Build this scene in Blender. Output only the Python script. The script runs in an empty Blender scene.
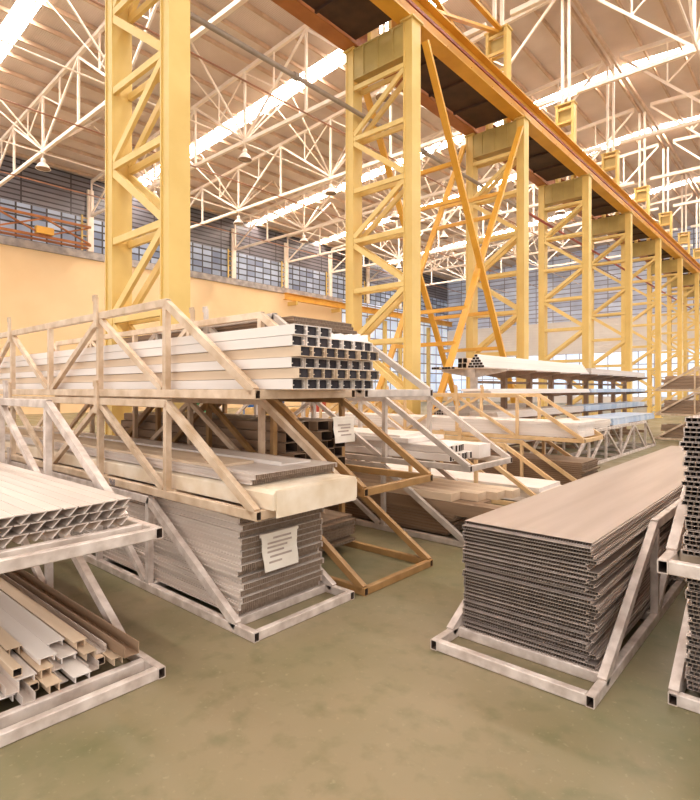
import bpy, math, random
from mathutils import Vector
random.seed(7)
sc = bpy.context.scene
COL = sc.collection
PI = math.pi

# ------------------------------------------------------------------ camera
CAM_H = 1.6
FPX = 543.5
cd = bpy.data.cameras.new('camera')
cam = bpy.data.objects.new('camera', cd)
COL.objects.link(cam)
cd.sensor_fit = 'HORIZONTAL'
cd.sensor_width = 36.0
cd.lens = 36.0 * FPX / 700.0
cd.shift_y = -11.0 / 700.0
cd.clip_end = 300
cam.location = (0, 0, CAM_H)
cam.rotation_euler = (PI / 2, 0, math.atan(478 / FPX))
sc.camera = cam

# ------------------------------------------------------------------ materials
def lin(c):
    out = []
    for v in c:
        v = v / 255.0
        out.append(v / 12.92 if v <= 0.04045 else ((v + 0.055) / 1.055) ** 2.4)
    return tuple(out) + (1.0,)

def mat(name, c1, c2=None, rough=0.55, metal=0.0, scale=3.0, detail=5.0, stretch=(1, 1, 1), vary=0.0, bump=0.0, lo=0.35, hi=0.65):
    m = bpy.data.materials.new(name)
    m.use_nodes = True
    nt = m.node_tree
    N, Lk = nt.nodes, nt.links
    b = N['Principled BSDF']
    b.inputs['Roughness'].default_value = rough
    b.inputs['Metallic'].default_value = metal
    tc = N.new('ShaderNodeTexCoord')
    mp = N.new('ShaderNodeMapping')
    mp.inputs['Scale'].default_value = stretch
    Lk.new(tc.outputs['Object'], mp.inputs['Vector'])
    no = N.new('ShaderNodeTexNoise')
    no.inputs['Scale'].default_value = scale
    no.inputs['Detail'].default_value = detail
    Lk.new(mp.outputs['Vector'], no.inputs['Vector'])
    rp = N.new('ShaderNodeValToRGB')
    rp.color_ramp.elements[0].position = lo
    rp.color_ramp.elements[1].position = hi
    rp.color_ramp.elements[0].color = lin(c1)
    rp.color_ramp.elements[1].color = lin(c2 or c1)
    Lk.new(no.outputs['Fac'], rp.inputs['Fac'])
    out = rp.outputs['Color']
    if vary:
        oi = N.new('ShaderNodeObjectInfo')
        mr = N.new('ShaderNodeMapRange')
        mr.inputs['To Min'].default_value = 1.0 - vary
        mr.inputs['To Max'].default_value = 1.0 + vary * 0.5
        Lk.new(oi.outputs['Random'], mr.inputs['Value'])
        hs = N.new('ShaderNodeHueSaturation')
        Lk.new(mr.outputs['Result'], hs.inputs['Value'])
        Lk.new(out, hs.inputs['Color'])
        out = hs.outputs['Color']
    Lk.new(out, b.inputs['Base Color'])
    if bump:
        bp = N.new('ShaderNodeBump')
        bp.inputs['Strength'].default_value = bump
        bp.inputs['Distance'].default_value = 0.01
        Lk.new(no.outputs['Fac'], bp.inputs['Height'])
        Lk.new(bp.outputs['Normal'], b.inputs['Normal'])
    return m

def floor_mat():
    m = bpy.data.materials.new('painted_concrete')
    m.use_nodes = True
    nt = m.node_tree
    N, Lk = nt.nodes, nt.links
    b = N['Principled BSDF']
    tc = N.new('ShaderNodeTexCoord')
    def noise(s, d, st=(1, 1, 1)):
        mp = N.new('ShaderNodeMapping')
        mp.inputs['Scale'].default_value = st
        Lk.new(tc.outputs['Object'], mp.inputs['Vector'])
        n = N.new('ShaderNodeTexNoise')
        n.inputs['Scale'].default_value = s
        n.inputs['Detail'].default_value = d
        Lk.new(mp.outputs['Vector'], n.inputs['Vector'])
        return n.outputs['Fac']
    def ramp(f, p, q, c, d):
        r = N.new('ShaderNodeValToRGB')
        r.color_ramp.elements[0].position, r.color_ramp.elements[1].position = p, q
        r.color_ramp.elements[0].color, r.color_ramp.elements[1].color = c, d
        Lk.new(f, r.inputs['Fac'])
        return r.outputs['Color']
    def mix(f, a, c):
        x = N.new('ShaderNodeMix')
        x.data_type = 'RGBA'
        Lk.new(f, x.inputs[0])
        Lk.new(a, x.inputs[6])
        if isinstance(c, tuple):
            x.inputs[7].default_value = c
        else:
            Lk.new(c, x.inputs[7])
        return x.outputs[2]
    W, K = (1, 1, 1, 1), (0, 0, 0, 1)
    base = ramp(noise(1.1, 8), 0.32, 0.68, lin((112, 108, 74)), lin((136, 120, 90)))
    worn = ramp(noise(0.55, 6, (1.0, 0.5, 1)), 0.47, 0.66, K, (0.8, 0.8, 0.8, 1))
    col = mix(worn, base, lin((148, 130, 102)))
    dirt = ramp(noise(7.0, 12), 0.50, 0.72, K, (0.55, 0.55, 0.55, 1))
    col = mix(dirt, col, lin((100, 98, 64)))
    speck = ramp(noise(30.0, 4), 0.62, 0.74, K, (0.5, 0.5, 0.5, 1))
    col = mix(speck, col, lin((160, 146, 116)))
    Lk.new(col, b.inputs['Base Color'])
    Lk.new(ramp(noise(2.0, 5), 0.3, 0.7, (0.34, 0.34, 0.34, 1), (0.6, 0.6, 0.6, 1)), b.inputs['Roughness'])
    return m

def stripes_mat(name, c1, c2, axis, freq, rough=0.6, emit=0.0, noise_amt=0.25):
    """sheet with fine ribs running across one axis, plus a little grime"""
    m = mat(name, c1, c2, rough=rough, scale=0.5, detail=6)
    nt = m.node_tree
    N, Lk = nt.nodes, nt.links
    b = N['Principled BSDF']
    tc = N.new('ShaderNodeTexCoord')
    wv = N.new('ShaderNodeTexWave')
    wv.bands_direction = axis
    wv.inputs['Scale'].default_value = freq
    Lk.new(tc.outputs['Object'], wv.inputs['Vector'])
    bp = N.new('ShaderNodeBump')
    bp.inputs['Strength'].default_value = 0.35
    bp.inputs['Distance'].default_value = 0.03
    Lk.new(wv.outputs['Fac'], bp.inputs['Height'])
    Lk.new(bp.outputs['Normal'], b.inputs['Normal'])
    return m

def glazing_mat(name, ca, cb, cm, w, h, mortar, emit, plane):
    m = bpy.data.materials.new(name)
    m.use_nodes = True
    nt = m.node_tree
    N, Lk = nt.nodes, nt.links
    b = N['Principled BSDF']
    tc = N.new('ShaderNodeTexCoord')
    sp = N.new('ShaderNodeSeparateXYZ')
    cb_ = N.new('ShaderNodeCombineXYZ')
    Lk.new(tc.outputs['Object'], sp.inputs[0])
    Lk.new(sp.outputs['Y' if plane == 'YZ' else 'X'], cb_.inputs['X'])
    Lk.new(sp.outputs['Z'], cb_.inputs['Y'])
    br = N.new('ShaderNodeTexBrick')
    br.offset = 0.0
    br.inputs['Color1'].default_value = lin(ca)
    br.inputs['Color2'].default_value = lin(cb)
    br.inputs['Mortar'].default_value = lin(cm)
    br.inputs['Scale'].default_value = 1.0
    br.inputs['Mortar Size'].default_value = mortar
    br.inputs['Brick Width'].default_value = w
    br.inputs['Row Height'].default_value = h
    Lk.new(cb_.outputs[0], br.inputs['Vector'])
    no = N.new('ShaderNodeTexNoise')
    no.inputs['Scale'].default_value = 0.9
    no.inputs['Detail'].default_value = 4
    Lk.new(tc.outputs['Object'], no.inputs['Vector'])
    mx = N.new('ShaderNodeMix')
    mx.data_type = 'RGBA'
    mx.blend_type = 'MULTIPLY'
    mx.inputs[0].default_value = 0.45
    Lk.new(br.outputs['Color'], mx.inputs[6])
    Lk.new(no.outputs['Fac'], mx.inputs[7])
    Lk.new(mx.outputs[2], b.inputs['Base Color'])
    Lk.new(mx.outputs[2], b.inputs['Emission Color'])
    b.inputs['Emission Strength'].default_value = emit
    b.inputs['Roughness'].default_value = 0.3
    return m

def emit_mat(name, c, s, stain=None):
    m = mat(name, stain or c, c, rough=0.5, scale=0.9, detail=4, lo=0.3, hi=0.42)
    b = m.node_tree.nodes['Principled BSDF']
    src = b.inputs['Base Color'].links[0].from_socket
    m.node_tree.links.new(src, b.inputs['Emission Color'])
    b.inputs['Emission Strength'].default_value = s
    return m

M = {
    'floor': floor_mat(),
    'beige': mat('beige_wall_paint', (236, 200, 150), (243, 210, 162), rough=0.7, scale=0.25),
    'coping': mat('wall_coping', (150, 140, 135), (190, 178, 168), rough=0.8, scale=2),
    'roof': stripes_mat('roof_sheet', (212, 192, 178), (226, 208, 196), 'Y', 4.0),
    'purlin': mat('purlin_paint', (190, 160, 132), (214, 184, 156), rough=0.6, scale=1.5),
    'sky': emit_mat('skylight_sheet', (255, 250, 244), 26.0, (226, 186, 140)),
    'glazing': glazing_mat('band_glazing', (116, 126, 150), (186, 198, 216), (66, 60, 58), 0.9, 0.5, 0.06, 0.25, 'YZ'),
    'louvre': glazing_mat('louvre_cladding', (150, 146, 152), (126, 122, 130), (72, 66, 68), 3.0, 0.32, 0.05, 0.0, 'YZ'),
    'farglass': glazing_mat('far_glazing', (206, 226, 250), (236, 244, 255), (150, 140, 140), 1.5, 1.4, 0.06, 0.85, 'XZ'),
    'sideglass': glazing_mat('side_glazing', (190, 206, 232), (226, 236, 250), (120, 110, 108), 1.4, 1.2, 0.08, 0.6, 'YZ'),
    'farpanel': stripes_mat('far_wall_panel', (224, 214, 206), (234, 226, 218), 'Z', 1.0),
    'farlouvre': glazing_mat('far_louvre', (176, 180, 200), (210, 216, 232), (136, 130, 134), 2.0, 0.5, 0.05, 0.3, 'XZ'),  # faint glow added to lighten the far louvre
    'truss': mat('white_truss_paint', (242, 222, 202), (250, 236, 220), rough=0.5, scale=2),
    'tie': mat('brown_tie_paint', (150, 104, 80), (176, 128, 100), rough=0.6, scale=2),
    'yellow': mat('yellow_column_paint', (216, 180, 100), (226, 192, 114), rough=0.45, scale=1.4),
    'yellowlace': mat('yellow_lacing_paint', (222, 188, 110), (232, 200, 128), rough=0.5, scale=2),
    'headplate': mat('dull_yellow_plate', (178, 150, 84), (196, 168, 98), rough=0.5, scale=1.4),
    'orange': mat('orange_crane_paint', (214, 154, 50), (230, 172, 66), rough=0.4, scale=1.2),
    'orangedk': mat('dark_orange_paint', (160, 94, 42), (182, 114, 56), rough=0.5, scale=1.4),  # on the back runway beam, its shade is put into this orange
    'conductor': mat('dark_red_conductor', (120, 40, 14), (146, 54, 20), rough=0.5, scale=4),
    'rail': mat('crane_rail_steel', (190, 120, 60), (220, 160, 96), rough=0.35, metal=0.4, scale=6),
    'walkway': mat('dark_walkway_plate', (60, 38, 28), (80, 52, 36), rough=0.7, scale=2),
    'pipe': mat('grey_pipe_paint', (140, 124, 110), (164, 146, 130), rough=0.4, scale=3),
    'redpipe': mat('red_pipe_paint', (150, 60, 44), (170, 78, 58), rough=0.5, scale=3),
    'lamp': mat('lamp_enamel', (240, 226, 210), (250, 238, 224), rough=0.35, scale=4),
    'lampdk': mat('lamp_glass', (150, 116, 92), (180, 146, 118), rough=0.2, scale=4),
    'rackwhite': mat('galvanised_pale_frame', (188, 170, 158), (226, 212, 202), rough=0.5, metal=0.15, scale=9, bump=0.25, detail=10),
    'rackgrey': mat('galvanised_grey_frame', (186, 172, 160), (214, 200, 188), rough=0.48, metal=0.2, scale=7, bump=0.15, detail=8),
    'racktan': mat('tan_frame_paint', (196, 166, 134), (226, 202, 176), rough=0.55, scale=6, detail=8, bump=0.15),
    'rackbrown': mat('brown_frame_paint', (152, 112, 66), (178, 138, 88), rough=0.5, scale=5, detail=8, bump=0.1),
    'rackyellow': mat('ochre_frame_paint', (206, 168, 118), (222, 188, 142), rough=0.5, scale=5, detail=8),
    'alu': mat('mill_aluminium', (192, 176, 166), (212, 198, 190), rough=0.33, metal=0.6, scale=2.2, vary=0.10, stretch=(0.15, 3, 3)),
    'alupale': mat('pale_aluminium', (214, 198, 186), (232, 220, 210), rough=0.42, metal=0.2, scale=3, vary=0.10, stretch=(0.2, 3, 3)),
    'aluwhite': mat('white_coated_profile', (230, 218, 208), (242, 232, 224), rough=0.45, scale=2, vary=0.07, stretch=(0.2, 3, 3)),
    'alutan': mat('tan_coated_profile', (210, 182, 152), (228, 204, 176), rough=0.5, scale=2, vary=0.08, stretch=(0.2, 3, 3)),
    'alubrown': mat('brown_anodised_profile', (140, 112, 88), (172, 144, 118), rough=0.45, metal=0.2, scale=3, vary=0.16, stretch=(0.2, 3, 3)),
    'inside': mat('shaded_tube_inside', (70, 54, 44), (92, 72, 58), rough=0.9, scale=12),  # dark colour paints the shade inside open tubes
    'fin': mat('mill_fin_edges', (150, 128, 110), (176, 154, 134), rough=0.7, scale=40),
    'cell': mat('shaded_inner_web', (92, 76, 66), (116, 98, 84), rough=0.8, scale=12),  # shade in the hollow cells put into the web colour
    'shade_fill': mat('channel_mouth_shade', (34, 28, 34), (50, 44, 48), rough=0.8, scale=30),  # near-black, paints the shaded hollow of the channels
    'paper': mat('white_paper', (236, 224, 208), (246, 236, 222), rough=0.8, scale=6),
    'ink': mat('grey_print', (178, 158, 146), (196, 176, 162), rough=0.8, scale=20),
    'ink2': mat('stencil_paint', (96, 96, 116), (120, 118, 134), rough=0.8, scale=20),
    'wrap': mat('cream_packing_paper', (226, 204, 174), (242, 226, 204), rough=0.75, scale=5, bump=0.5),
    'plastic': mat('clear_plastic_wrap', (238, 232, 226), (250, 246, 240), rough=0.25, scale=9, bump=0.9),
    'dark': mat('dark_upright', (126, 100, 80), (150, 122, 100), rough=0.6, scale=3),
    'bluewrap': mat('pale_blue_film', (170, 192, 220), (212, 222, 236), rough=0.35, scale=4, vary=0.1),
    'blue': mat('blue_plastic', (40, 84, 140), (56, 104, 164), rough=0.5),
    'red': mat('red_plastic', (178, 56, 36), (196, 72, 48), rough=0.5),
    'wood': mat('crate_wood', (206, 160, 96), (228, 186, 124), rough=0.8, scale=5),
    'green': mat('green_plastic', (64, 120, 72), (84, 142, 90), rough=0.5),
}

# ------------------------------------------------------------------ mesh building
class MB:
    def __init__(s):
        s.v, s.f, s.inner, s.inner_mat = [], [], set(), 'cell'
    def box(s, a, b):
        x0, y0, z0 = a
        x1, y1, z1 = b
        n = len(s.v)
        s.v += [(x0, y0, z0), (x1, y0, z0), (x1, y1, z0), (x0, y1, z0), (x0, y0, z1), (x1, y0, z1), (x1, y1, z1), (x0, y1, z1)]
        s.f += [tuple(n + i for i in q) for q in ((0, 3, 2, 1), (4, 5, 6, 7), (0, 1, 5, 4), (1, 2, 6, 5), (2, 3, 7, 6), (3, 0, 4, 7))]
        return s
    def frame(s, p, q, up):
        p, q, up = Vector(p), Vector(q), Vector(up)
        d = (q - p).normalized()
        side = d.cross(up).normalized()
        up = side.cross(d).normalized()
        return p, q, side, up
    def bar(s, p, q, w, h=None, up=(0, 0, 1)):
        """solid rectangular bar between two points"""
        h = h or w
        p, q, a, b = s.frame(p, q, up)
        n = len(s.v)
        for e in (p, q):
            for i, j in ((-1, -1), (1, -1), (1, 1), (-1, 1)):
                s.v.append(tuple(e + a * (i * w / 2) + b * (j * h / 2)))
        s.f += [tuple(n + i for i in k) for k in ((0, 1, 2, 3), (7, 6, 5, 4), (0, 4, 5, 1), (1, 5, 6, 2), (2, 6, 7, 3), (3, 7, 4, 0))]
        return s
    def tube(s, p, q, w, h=None, t=0.006, up=(0, 0, 1)):
        """hollow rectangular tube with open ends and slightly rounded corners"""
        h = h or w
        p, q, a, b = s.frame(p, q, up)
        n = len(s.v)
        c = min(w, h) * 0.09
        def ring(e, w, h, c):
            for i, j in ((-1, -1), (1, -1), (1, 1), (-1, 1)):
                X, Y = i * w / 2, j * h / 2
                pts = [(X, Y - j * c), (X - i * c, Y)]
                if i * j > 0:
                    pass
                else:
                    pts.reverse()
                # order counter-clockwise
                if (i, j) in ((-1, -1),):
                    pts = [(X, Y - j * c), (X - i * c, Y)]
                elif (i, j) == (1, -1):
                    pts = [(X - i * c, Y), (X, Y - j * c)]
                elif (i, j) == (1, 1):
                    pts = [(X, Y - j * c), (X - i * c, Y)]
                else:
                    pts = [(X - i * c, Y), (X, Y - j * c)]
                for u, v in pts:
                    s.v.append(tuple(e + a * u + b * v))
        ring(p, w, h, c); ring(q, w, h, c)
        ring(p, w - 2 * t, h - 2 * t, c * 0.6); ring(q, w - 2 * t, h - 2 * t, c * 0.6)
        for i in range(8):
            j = (i + 1) % 8
            s.f.append((n + i, n + 8 + i, n + 8 + j, n + j))
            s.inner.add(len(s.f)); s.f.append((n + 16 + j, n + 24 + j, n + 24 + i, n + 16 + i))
            s.f.append((n + j, n + 16 + j, n + 16 + i, n + i))
            s.f.append((n + 8 + i, n + 24 + i, n + 24 + j, n + 8 + j))
        return s
    def rod(s, p, q, r, k=8, up=(0, 0, 1)):
        d = (Vector(q) - Vector(p)).normalized()
        if abs(d.z) > 0.95:
            up = (1, 0, 0)
        p, q, a, b = s.frame(p, q, up)
        n = len(s.v)
        for e in (p, q):
            for i in range(k):
                t = 2 * PI * i / k
                s.v.append(tuple(e + a * (math.cos(t) * r) + b * (math.sin(t) * r)))
        for i in range(k):
            j = (i + 1) % k
            s.f.append((n + i, n + j, n + k + j, n + k + i))
        s.f.append(tuple(n + i for i in range(k - 1, -1, -1)))
        s.f.append(tuple(n + k + i for i in range(k)))
        return s
    def lathe(s, prof, k=16, c=(0, 0, 0)):
        n = len(s.v)
        for r, z in prof:
            for i in range(k):
                t = 2 * PI * i / k
                s.v.append((c[0] + math.cos(t) * r, c[1] + math.sin(t) * r, c[2] + z))
        for a in range(len(prof) - 1):
            for i in range(k):
                j = (i + 1) % k
                s.f.append((n + a * k + i, n + a * k + j, n + (a + 1) * k + j, n + (a + 1) * k + i))
        return s
    def extrude(s, outline, x0, x1):
        """closed yz outline (counter-clockwise seen from +x) pushed along x"""
        n, k = len(s.v), len(outline)
        for x in (x0, x1):
            for y, z in outline:
                s.v.append((x, y, z))
        for i in range(k):
            j = (i + 1) % k
            s.f.append((n + i, n + k + i, n + k + j, n + j))
        s.f.append(tuple(n + i for i in range(k)))
        s.f.append(tuple(n + k + i for i in range(k - 1, -1, -1)))
        return s
    def mesh(s, name):
        me = bpy.data.meshes.new(name)
        me.from_pydata(s.v, [], s.f)
        me.update()
        return me
    def build(s, name, m, parent=None, loc=None, smooth=False):
        me = s.mesh(name)
        me.materials.append(m)
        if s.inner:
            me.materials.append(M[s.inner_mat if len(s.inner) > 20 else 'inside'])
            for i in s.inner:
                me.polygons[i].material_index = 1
        if smooth:
            for p in me.polygons:
                p.use_smooth = True
        o = bpy.data.objects.new(name, me)
        COL.objects.link(o)
        if parent is not None:
            o.parent = parent
        if loc is not None:
            o.location = loc
        return o

def tag(o, label, cat, group=None, kind='thing'):
    o['label'] = label
    o['category'] = cat
    if group:
        o['group'] = group
    if kind:
        o['kind'] = kind
    return o

def struct(name, mb, m, parent=None):
    o = mb.build(name, m, parent)
    if parent is None:
        o['kind'] = 'structure'
    return o

def thing(name, label, cat, loc=(0, 0, 0), rz=0.0, group=None):
    o = bpy.data.objects.new(name, None)
    COL.objects.link(o)
    o.location = loc
    o.rotation_euler = (0, 0, rz)
    o.empty_display_size = 0.1
    return tag(o, label, cat, group)

def dup(root, loc, rz=None, label=None, group=None):
    r = root.copy()
    COL.objects.link(r)
    r.location = loc
    if rz is not None:
        r.rotation_euler = (0, 0, rz)
    if label:
        r['label'] = label
    if group:
        r['group'] = group
    for ch in list(root.children):
        c = ch.copy()
        COL.objects.link(c)
        c.parent = r
        for g in list(ch.children):
            d = g.copy()
            COL.objects.link(d)
            d.parent = c
    return r

def child_copy(src, parent, loc):
    c = src.copy()
    COL.objects.link(c)
    c.parent = parent
    c.location = loc
    return c

# ------------------------------------------------------------------ setting
XW, YF = -38.1, 63.0
def zt_l(x): return 16.72 + 0.064 * (x + 22.5)          # left top chord height
def zt_r(x): return zt_l(-8.0) - 0.064 * (x + 8.0)       # right of the column row
def zt(x): return zt_l(x) if x <= -8 else zt_r(x)
RO = 0.36

f = MB(); f.box((-38.4, -16, -0.2), (26, 63.3, 0))
struct('floor', f, M['floor'])
w = MB(); w.box((XW - 0.25, -6, 0), (XW, 42, 10.5))
struct('wall_left', w, M['beige'])
w = MB(); w.box((XW - 0.25, -6, 10.502), (XW + 0.15, 42, 11.0))
struct('trim_1', w, M['coping'])
w = MB(); w.box((XW - 0.2, -6, 11.002), (XW, YF, 13.3))
struct('window_1', w, M['glazing'])
w = MB(); w.box((XW - 0.2, -6, 13.302), (XW, YF, 16.05))
struct('wall_left_upper', w, M['louvre'])
w = MB(); w.box((XW - 0.2, 42.002, 0.9), (XW, YF, 11.0))
struct('window_2', w, M['sideglass'])
w = MB(); w.box((XW - 0.25, 42.002, 0), (XW, YF, 0.898))
struct('wall_left_low', w, M['beige'])
w = MB(); w.box((XW, YF, 0.8), (12, YF + 0.2, 5.6))
struct('window_3', w, M['farglass'])
w = MB(); w.box((XW, YF, 5.602), (12, YF + 0.2, 9.3))
struct('wall_far', w, M['farpanel'])
w = MB(); w.box((XW, YF, 0.0), (12, YF + 0.2, 0.798))
struct('wall_far_low', w, M['farpanel'])
w = MB(); w.box((XW, YF, 9.302), (12, YF + 0.2, 17.9))
struct('wall_far_upper', w, M['farlouvre'])

SKY = [(-3.6, -2.7), (7.45, 8.2), (18.65, 19.6), (29.8, 30.7), (38.0, 38.9), (49.4, 50.4)]
edges = [-8.0]
for a, b in SKY:
    edges += [a, b]
edges.append(YF + 0.3)
def roof_slab(mb, x0, x1, y0, y1):
    z0, z1 = zt(x0) + RO, zt(x1) + RO
    n = len(mb.v)
    mb.v += [(x0, y0, z0), (x1, y0, z1), (x1, y1, z1), (x0, y1, z0), (x0, y0, z0 + .06), (x1, y0, z1 + .06), (x1, y1, z1 + .06), (x0, y1, z0 + .06)]
    mb.f += [tuple(n + i for i in q) for q in ((0, 3, 2, 1), (4, 5, 6, 7), (0, 1, 5, 4), (1, 2, 6, 5), (2, 3, 7, 6), (3, 0, 4, 7))]
mb = MB()
for i in range(0, len(edges), 2):
    roof_slab(mb, -38.4, -8.0, edges[i], edges[i + 1])
    roof_slab(mb, -8.0, 10.0, edges[i], edges[i + 1])
ceiling = struct('ceiling', mb, M['roof'])
for a, b in SKY:
    mb = MB()
    roof_slab(mb, -38.0, -8.2, a + .002, b - .002)
    roof_slab(mb, -7.8, 9.8, a + .002, b - .002)
    mb.build('skylight', M['sky'], ceiling)
xs = [-8 - 1.4 * i for i in range(1, 22)] + [-8 + 1.4 * i for i in range(1, 12)]
for x in xs:
    z = zt(x) + RO
    mb = MB(); mb.box((x - .04, -8, z - .2), (x + .04, YF, z - .012))
    mb.build('purlin', M['purlin'], ceiling)

# ------------------------------------------------------------------ laced columns
S = 5.98
ROWY = [4.25 + S * k for k in range(9)]
XN, XB = -7.12, -8.87
def column(label, y):
    t = thing('laced_column', label, 'column', (XN, y, 0))
    dx = XB - XN
    for x in (0.0, dx):
        m = MB()
        m.box((x + .09, -.17, 0), (x + .125, .17, 9.93)).box((x - .125, -.17, 0), (x - .09, .17, 9.93))
        m.box((x - .09, -.15, 0), (x + .09, -.115, 9.93)).box((x - .09, .115, 0), (x + .09, .15, 9.93))
        m.box((x - .18, -.22, 9.93), (x + .18, .22, 9.97))
        m.box((x - .2, -.2, 0.0), (x + .2, .2, .035))
        m.build('leg', M['yellow'], t)
    zs = [0.2, 1.45, 2.72, 4.0, 5.22, 6.45, 7.73, 8.97]
    hb = MB(); hb.bar((-.13, 0, 0), (dx + .13, 0, 0), .06, .11)
    h0 = None
    for y_ in (-.13, .13):
        for z in zs:
            if h0 is None:
                h0 = hb.build('horizontal_strut', M['yellowlace'], t, (0, y_ * 1.0, z))
            else:
                child_copy(h0, t, (0, y_, z))
    for y_ in (-.13, .13):
        for i in range(len(zs) - 1):
            a, b = zs[i] + .1, zs[i + 1] - .1
            m = MB()
            if i % 2 == 0:
                m.bar((-.13, y_, b), (dx + .13, y_, a), .06, .12)
            else:
                m.bar((-.13, y_, a), (dx + .13, y_, b), .06, .12)
            m.build('diagonal_brace', M['yellowlace'], t)
    m = MB()
    for y_ in (-.13, .13):
        m.box((dx + .13, y_ - .015, 9.2), (-.13, y_ + .015, 9.9))
    m.box((dx + .13, -.17, 9.17), (-.13, .17, 9.2)).box((dx + .13, -.17, 9.9), (-.13, .17, 9.93))
    m.build('head_plate', M['headplate'], t)
    for q in (.25, .5, .75):
        m = MB(); m.box((dx * q - .02, -.17, 9.2), (dx * q + .02, .17, 9.9))
        m.build('stiffener', M['headplate'], t)
    cx = -7.93 - XN
    for x in (cx - .31, cx + .31):
        m = MB(); m.box((x - .05, -.17, 9.94), (x + .05, .17, 13.0))
        m.build('upper_leg', M['yellow'], t)
    for z in (10.5, 11.1, 11.7, 12.3, 12.85):
        m = MB()
        m.box((cx - .26, -.14, z - .05), (cx + .26, -.1, z + .05)).box((cx - .26, .1, z - .05), (cx + .26, .14, z + .05))
        m.build('rung', M['yellow'], t)
    m = MB(); m.box((cx - .26, -.02, 12.35), (cx + .26, .02, 12.8))
    m.build('head_panel', M['headplate'], t)
    m = MB(); m.box((cx - .4, -.2, 13.0), (cx + .4, .2, 13.05))
    m.build('cap_plate', M['yellow'], t)
    for x in (cx - .13, cx + .13):
        m = MB(); m.bar((x, 0, 13.05), (x, 0, 17.3), .1, .1, up=(0, 1, 0))
        m.build('roof_post', M['truss'], t)
    return t
names = ['first', 'second', 'third', 'fourth', 'fifth', 'sixth', 'seventh', 'eighth', 'ninth']
col_labels = [
    'tall yellow laced column nearest of the row, rising behind the tallest rack',
    'yellow laced column, second of the row, left of the orange cross bracing',
    'yellow laced column, third of the row, right of the orange cross bracing',
    'yellow laced column, fourth of the row counting from the nearest',
    'yellow laced column, fifth of the row counting from the nearest',
    'yellow laced column, sixth of the row counting from the nearest',
    'yellow laced column, seventh of the row counting from the nearest',
    'yellow laced column, eighth of the row counting from the nearest',
    'yellow laced column farthest along the row, by the end wall']
c0 = column(col_labels[0], ROWY[0])
for k in range(1, 9):
    dup(c0, (XN, ROWY[k], 0), 0, col_labels[k])

# ------------------------------------------------------------------ crane runway
def i_beam(mb, x, z0, z1, y0, y1, fw=.2, tf=.035, tw=.03):
    mb.box((x - fw, y0, z0), (x + fw, y1, z0 + tf)).box((x - fw, y0, z1 - tf), (x + fw, y1, z1)).box((x - tw / 2, y0, z0 + tf), (x + tw / 2, y1, z1 - tf))
    return mb
t = thing('runway_beam', 'bright orange crane runway beam along the near side of the yellow columns', 'beam', (-7.22, 0, 0))
m = i_beam(MB(), 0, 9.98, 10.7, -6, 62.5)
m.build('girder', M['orange'], t)
m = MB(); m.box((-.035, -6, 10.702), (.035, 62.5, 10.8)); m.build('crane_rail', M['rail'], t)
m = MB(); m.box((.13, -6, 10.28), (.17, 62.5, 10.36)); m.build('conductor_bar', M['conductor'], t)
y = -5.0
first = None
while y < 62:
    if first is None:
        m = MB(); m.box((.016, -.015, 10.02), (.12, .015, 10.16))
        first = m.build('web_stiffener', M['orange'], t, (0, y, 0))
    else:
        child_copy(first, t, (0, y, 0))
    y += 1.2
t = thing('runway_beam', 'dark orange crane runway beam along the far side of the yellow columns', 'beam', (-8.82, 0, 0))
m = i_beam(MB(), 0, 9.98, 10.7, -6, 62.5)
m.build('girder', M['orangedk'], t)
m = MB(); m.box((-.035, -6, 10.702), (.035, 62.5, 10.8)); m.build('crane_rail', M['rail'], t)
t = thing('crane_walkway', 'dark plate walkway between the two crane runway beams', 'walkway', (0, 0, 0))
for k in range(-1, 9):
    y0 = (ROWY[k] if k >= 0 else ROWY[0] - S) + .25
    m = MB(); m.box((-8.6, y0, 10.06), (-7.44, y0 + S - .5, 10.1))
    for q in range(1, 4):
        yy = y0 + (S - .5) * q / 4
        m.box((-8.6, yy - .03, 9.99), (-7.44, yy + .03, 10.06))
    m.build('deck_plate', M['walkway'], t)

# orange cross bracing between second and third column
t = thing('cross_bracing', 'orange cross bracing between the second and third yellow columns', 'bracing', (0, 0, 0))
ya, yb = ROWY[1] + .3, ROWY[2] - .3
for x in (-7.0, -8.95):
    for (p, q) in (((x, ya, 9.6), (x, yb, 0.05)), ((x, yb, 9.6), (x, ya, 0.05))):
        off = .045 if p[1] == ya else -.045
        m = MB(); m.bar((x + off, p[1], p[2]), (x + off, q[1], q[2]), .07, .17, up=(1, 0, 0)); m.build('brace', M['orange'], t)
for fr in (.25, .33, .62, .72):
    for s_ in (0, 1):
        yy = ya + (yb - ya) * fr if s_ == 0 else yb - (yb - ya) * fr
        zz = 9.6 - 9.5 * fr
        m = MB(); m.bar((-8.9, yy, zz), (-7.05, yy, zz), .08, .1); m.build('spacer_strut', M['orange'], t)
t = thing('cross_bracing', 'orange bracing above the runway beam between the upper column posts', 'bracing', (-7.93, 0, 0))
ya, yb = ROWY[1] + .22, ROWY[2] - .22
for (p, q) in (((0, ya, 11.0), (0, yb, 12.9)), ((0, ya, 12.9), (0, yb, 11.0)), ((0, ya, 12.95), (0, yb, 12.95))):
    dx = .06 if p[2] < q[2] else (-.06 if p[2] > q[2] else 0.16)
    m = MB(); m.bar((p[0] + dx, p[1], p[2]), (q[0] + dx, q[1], q[2]), .08, .14, up=(1, 0, 0)); m.build('brace', M['orange'], t)

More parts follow.
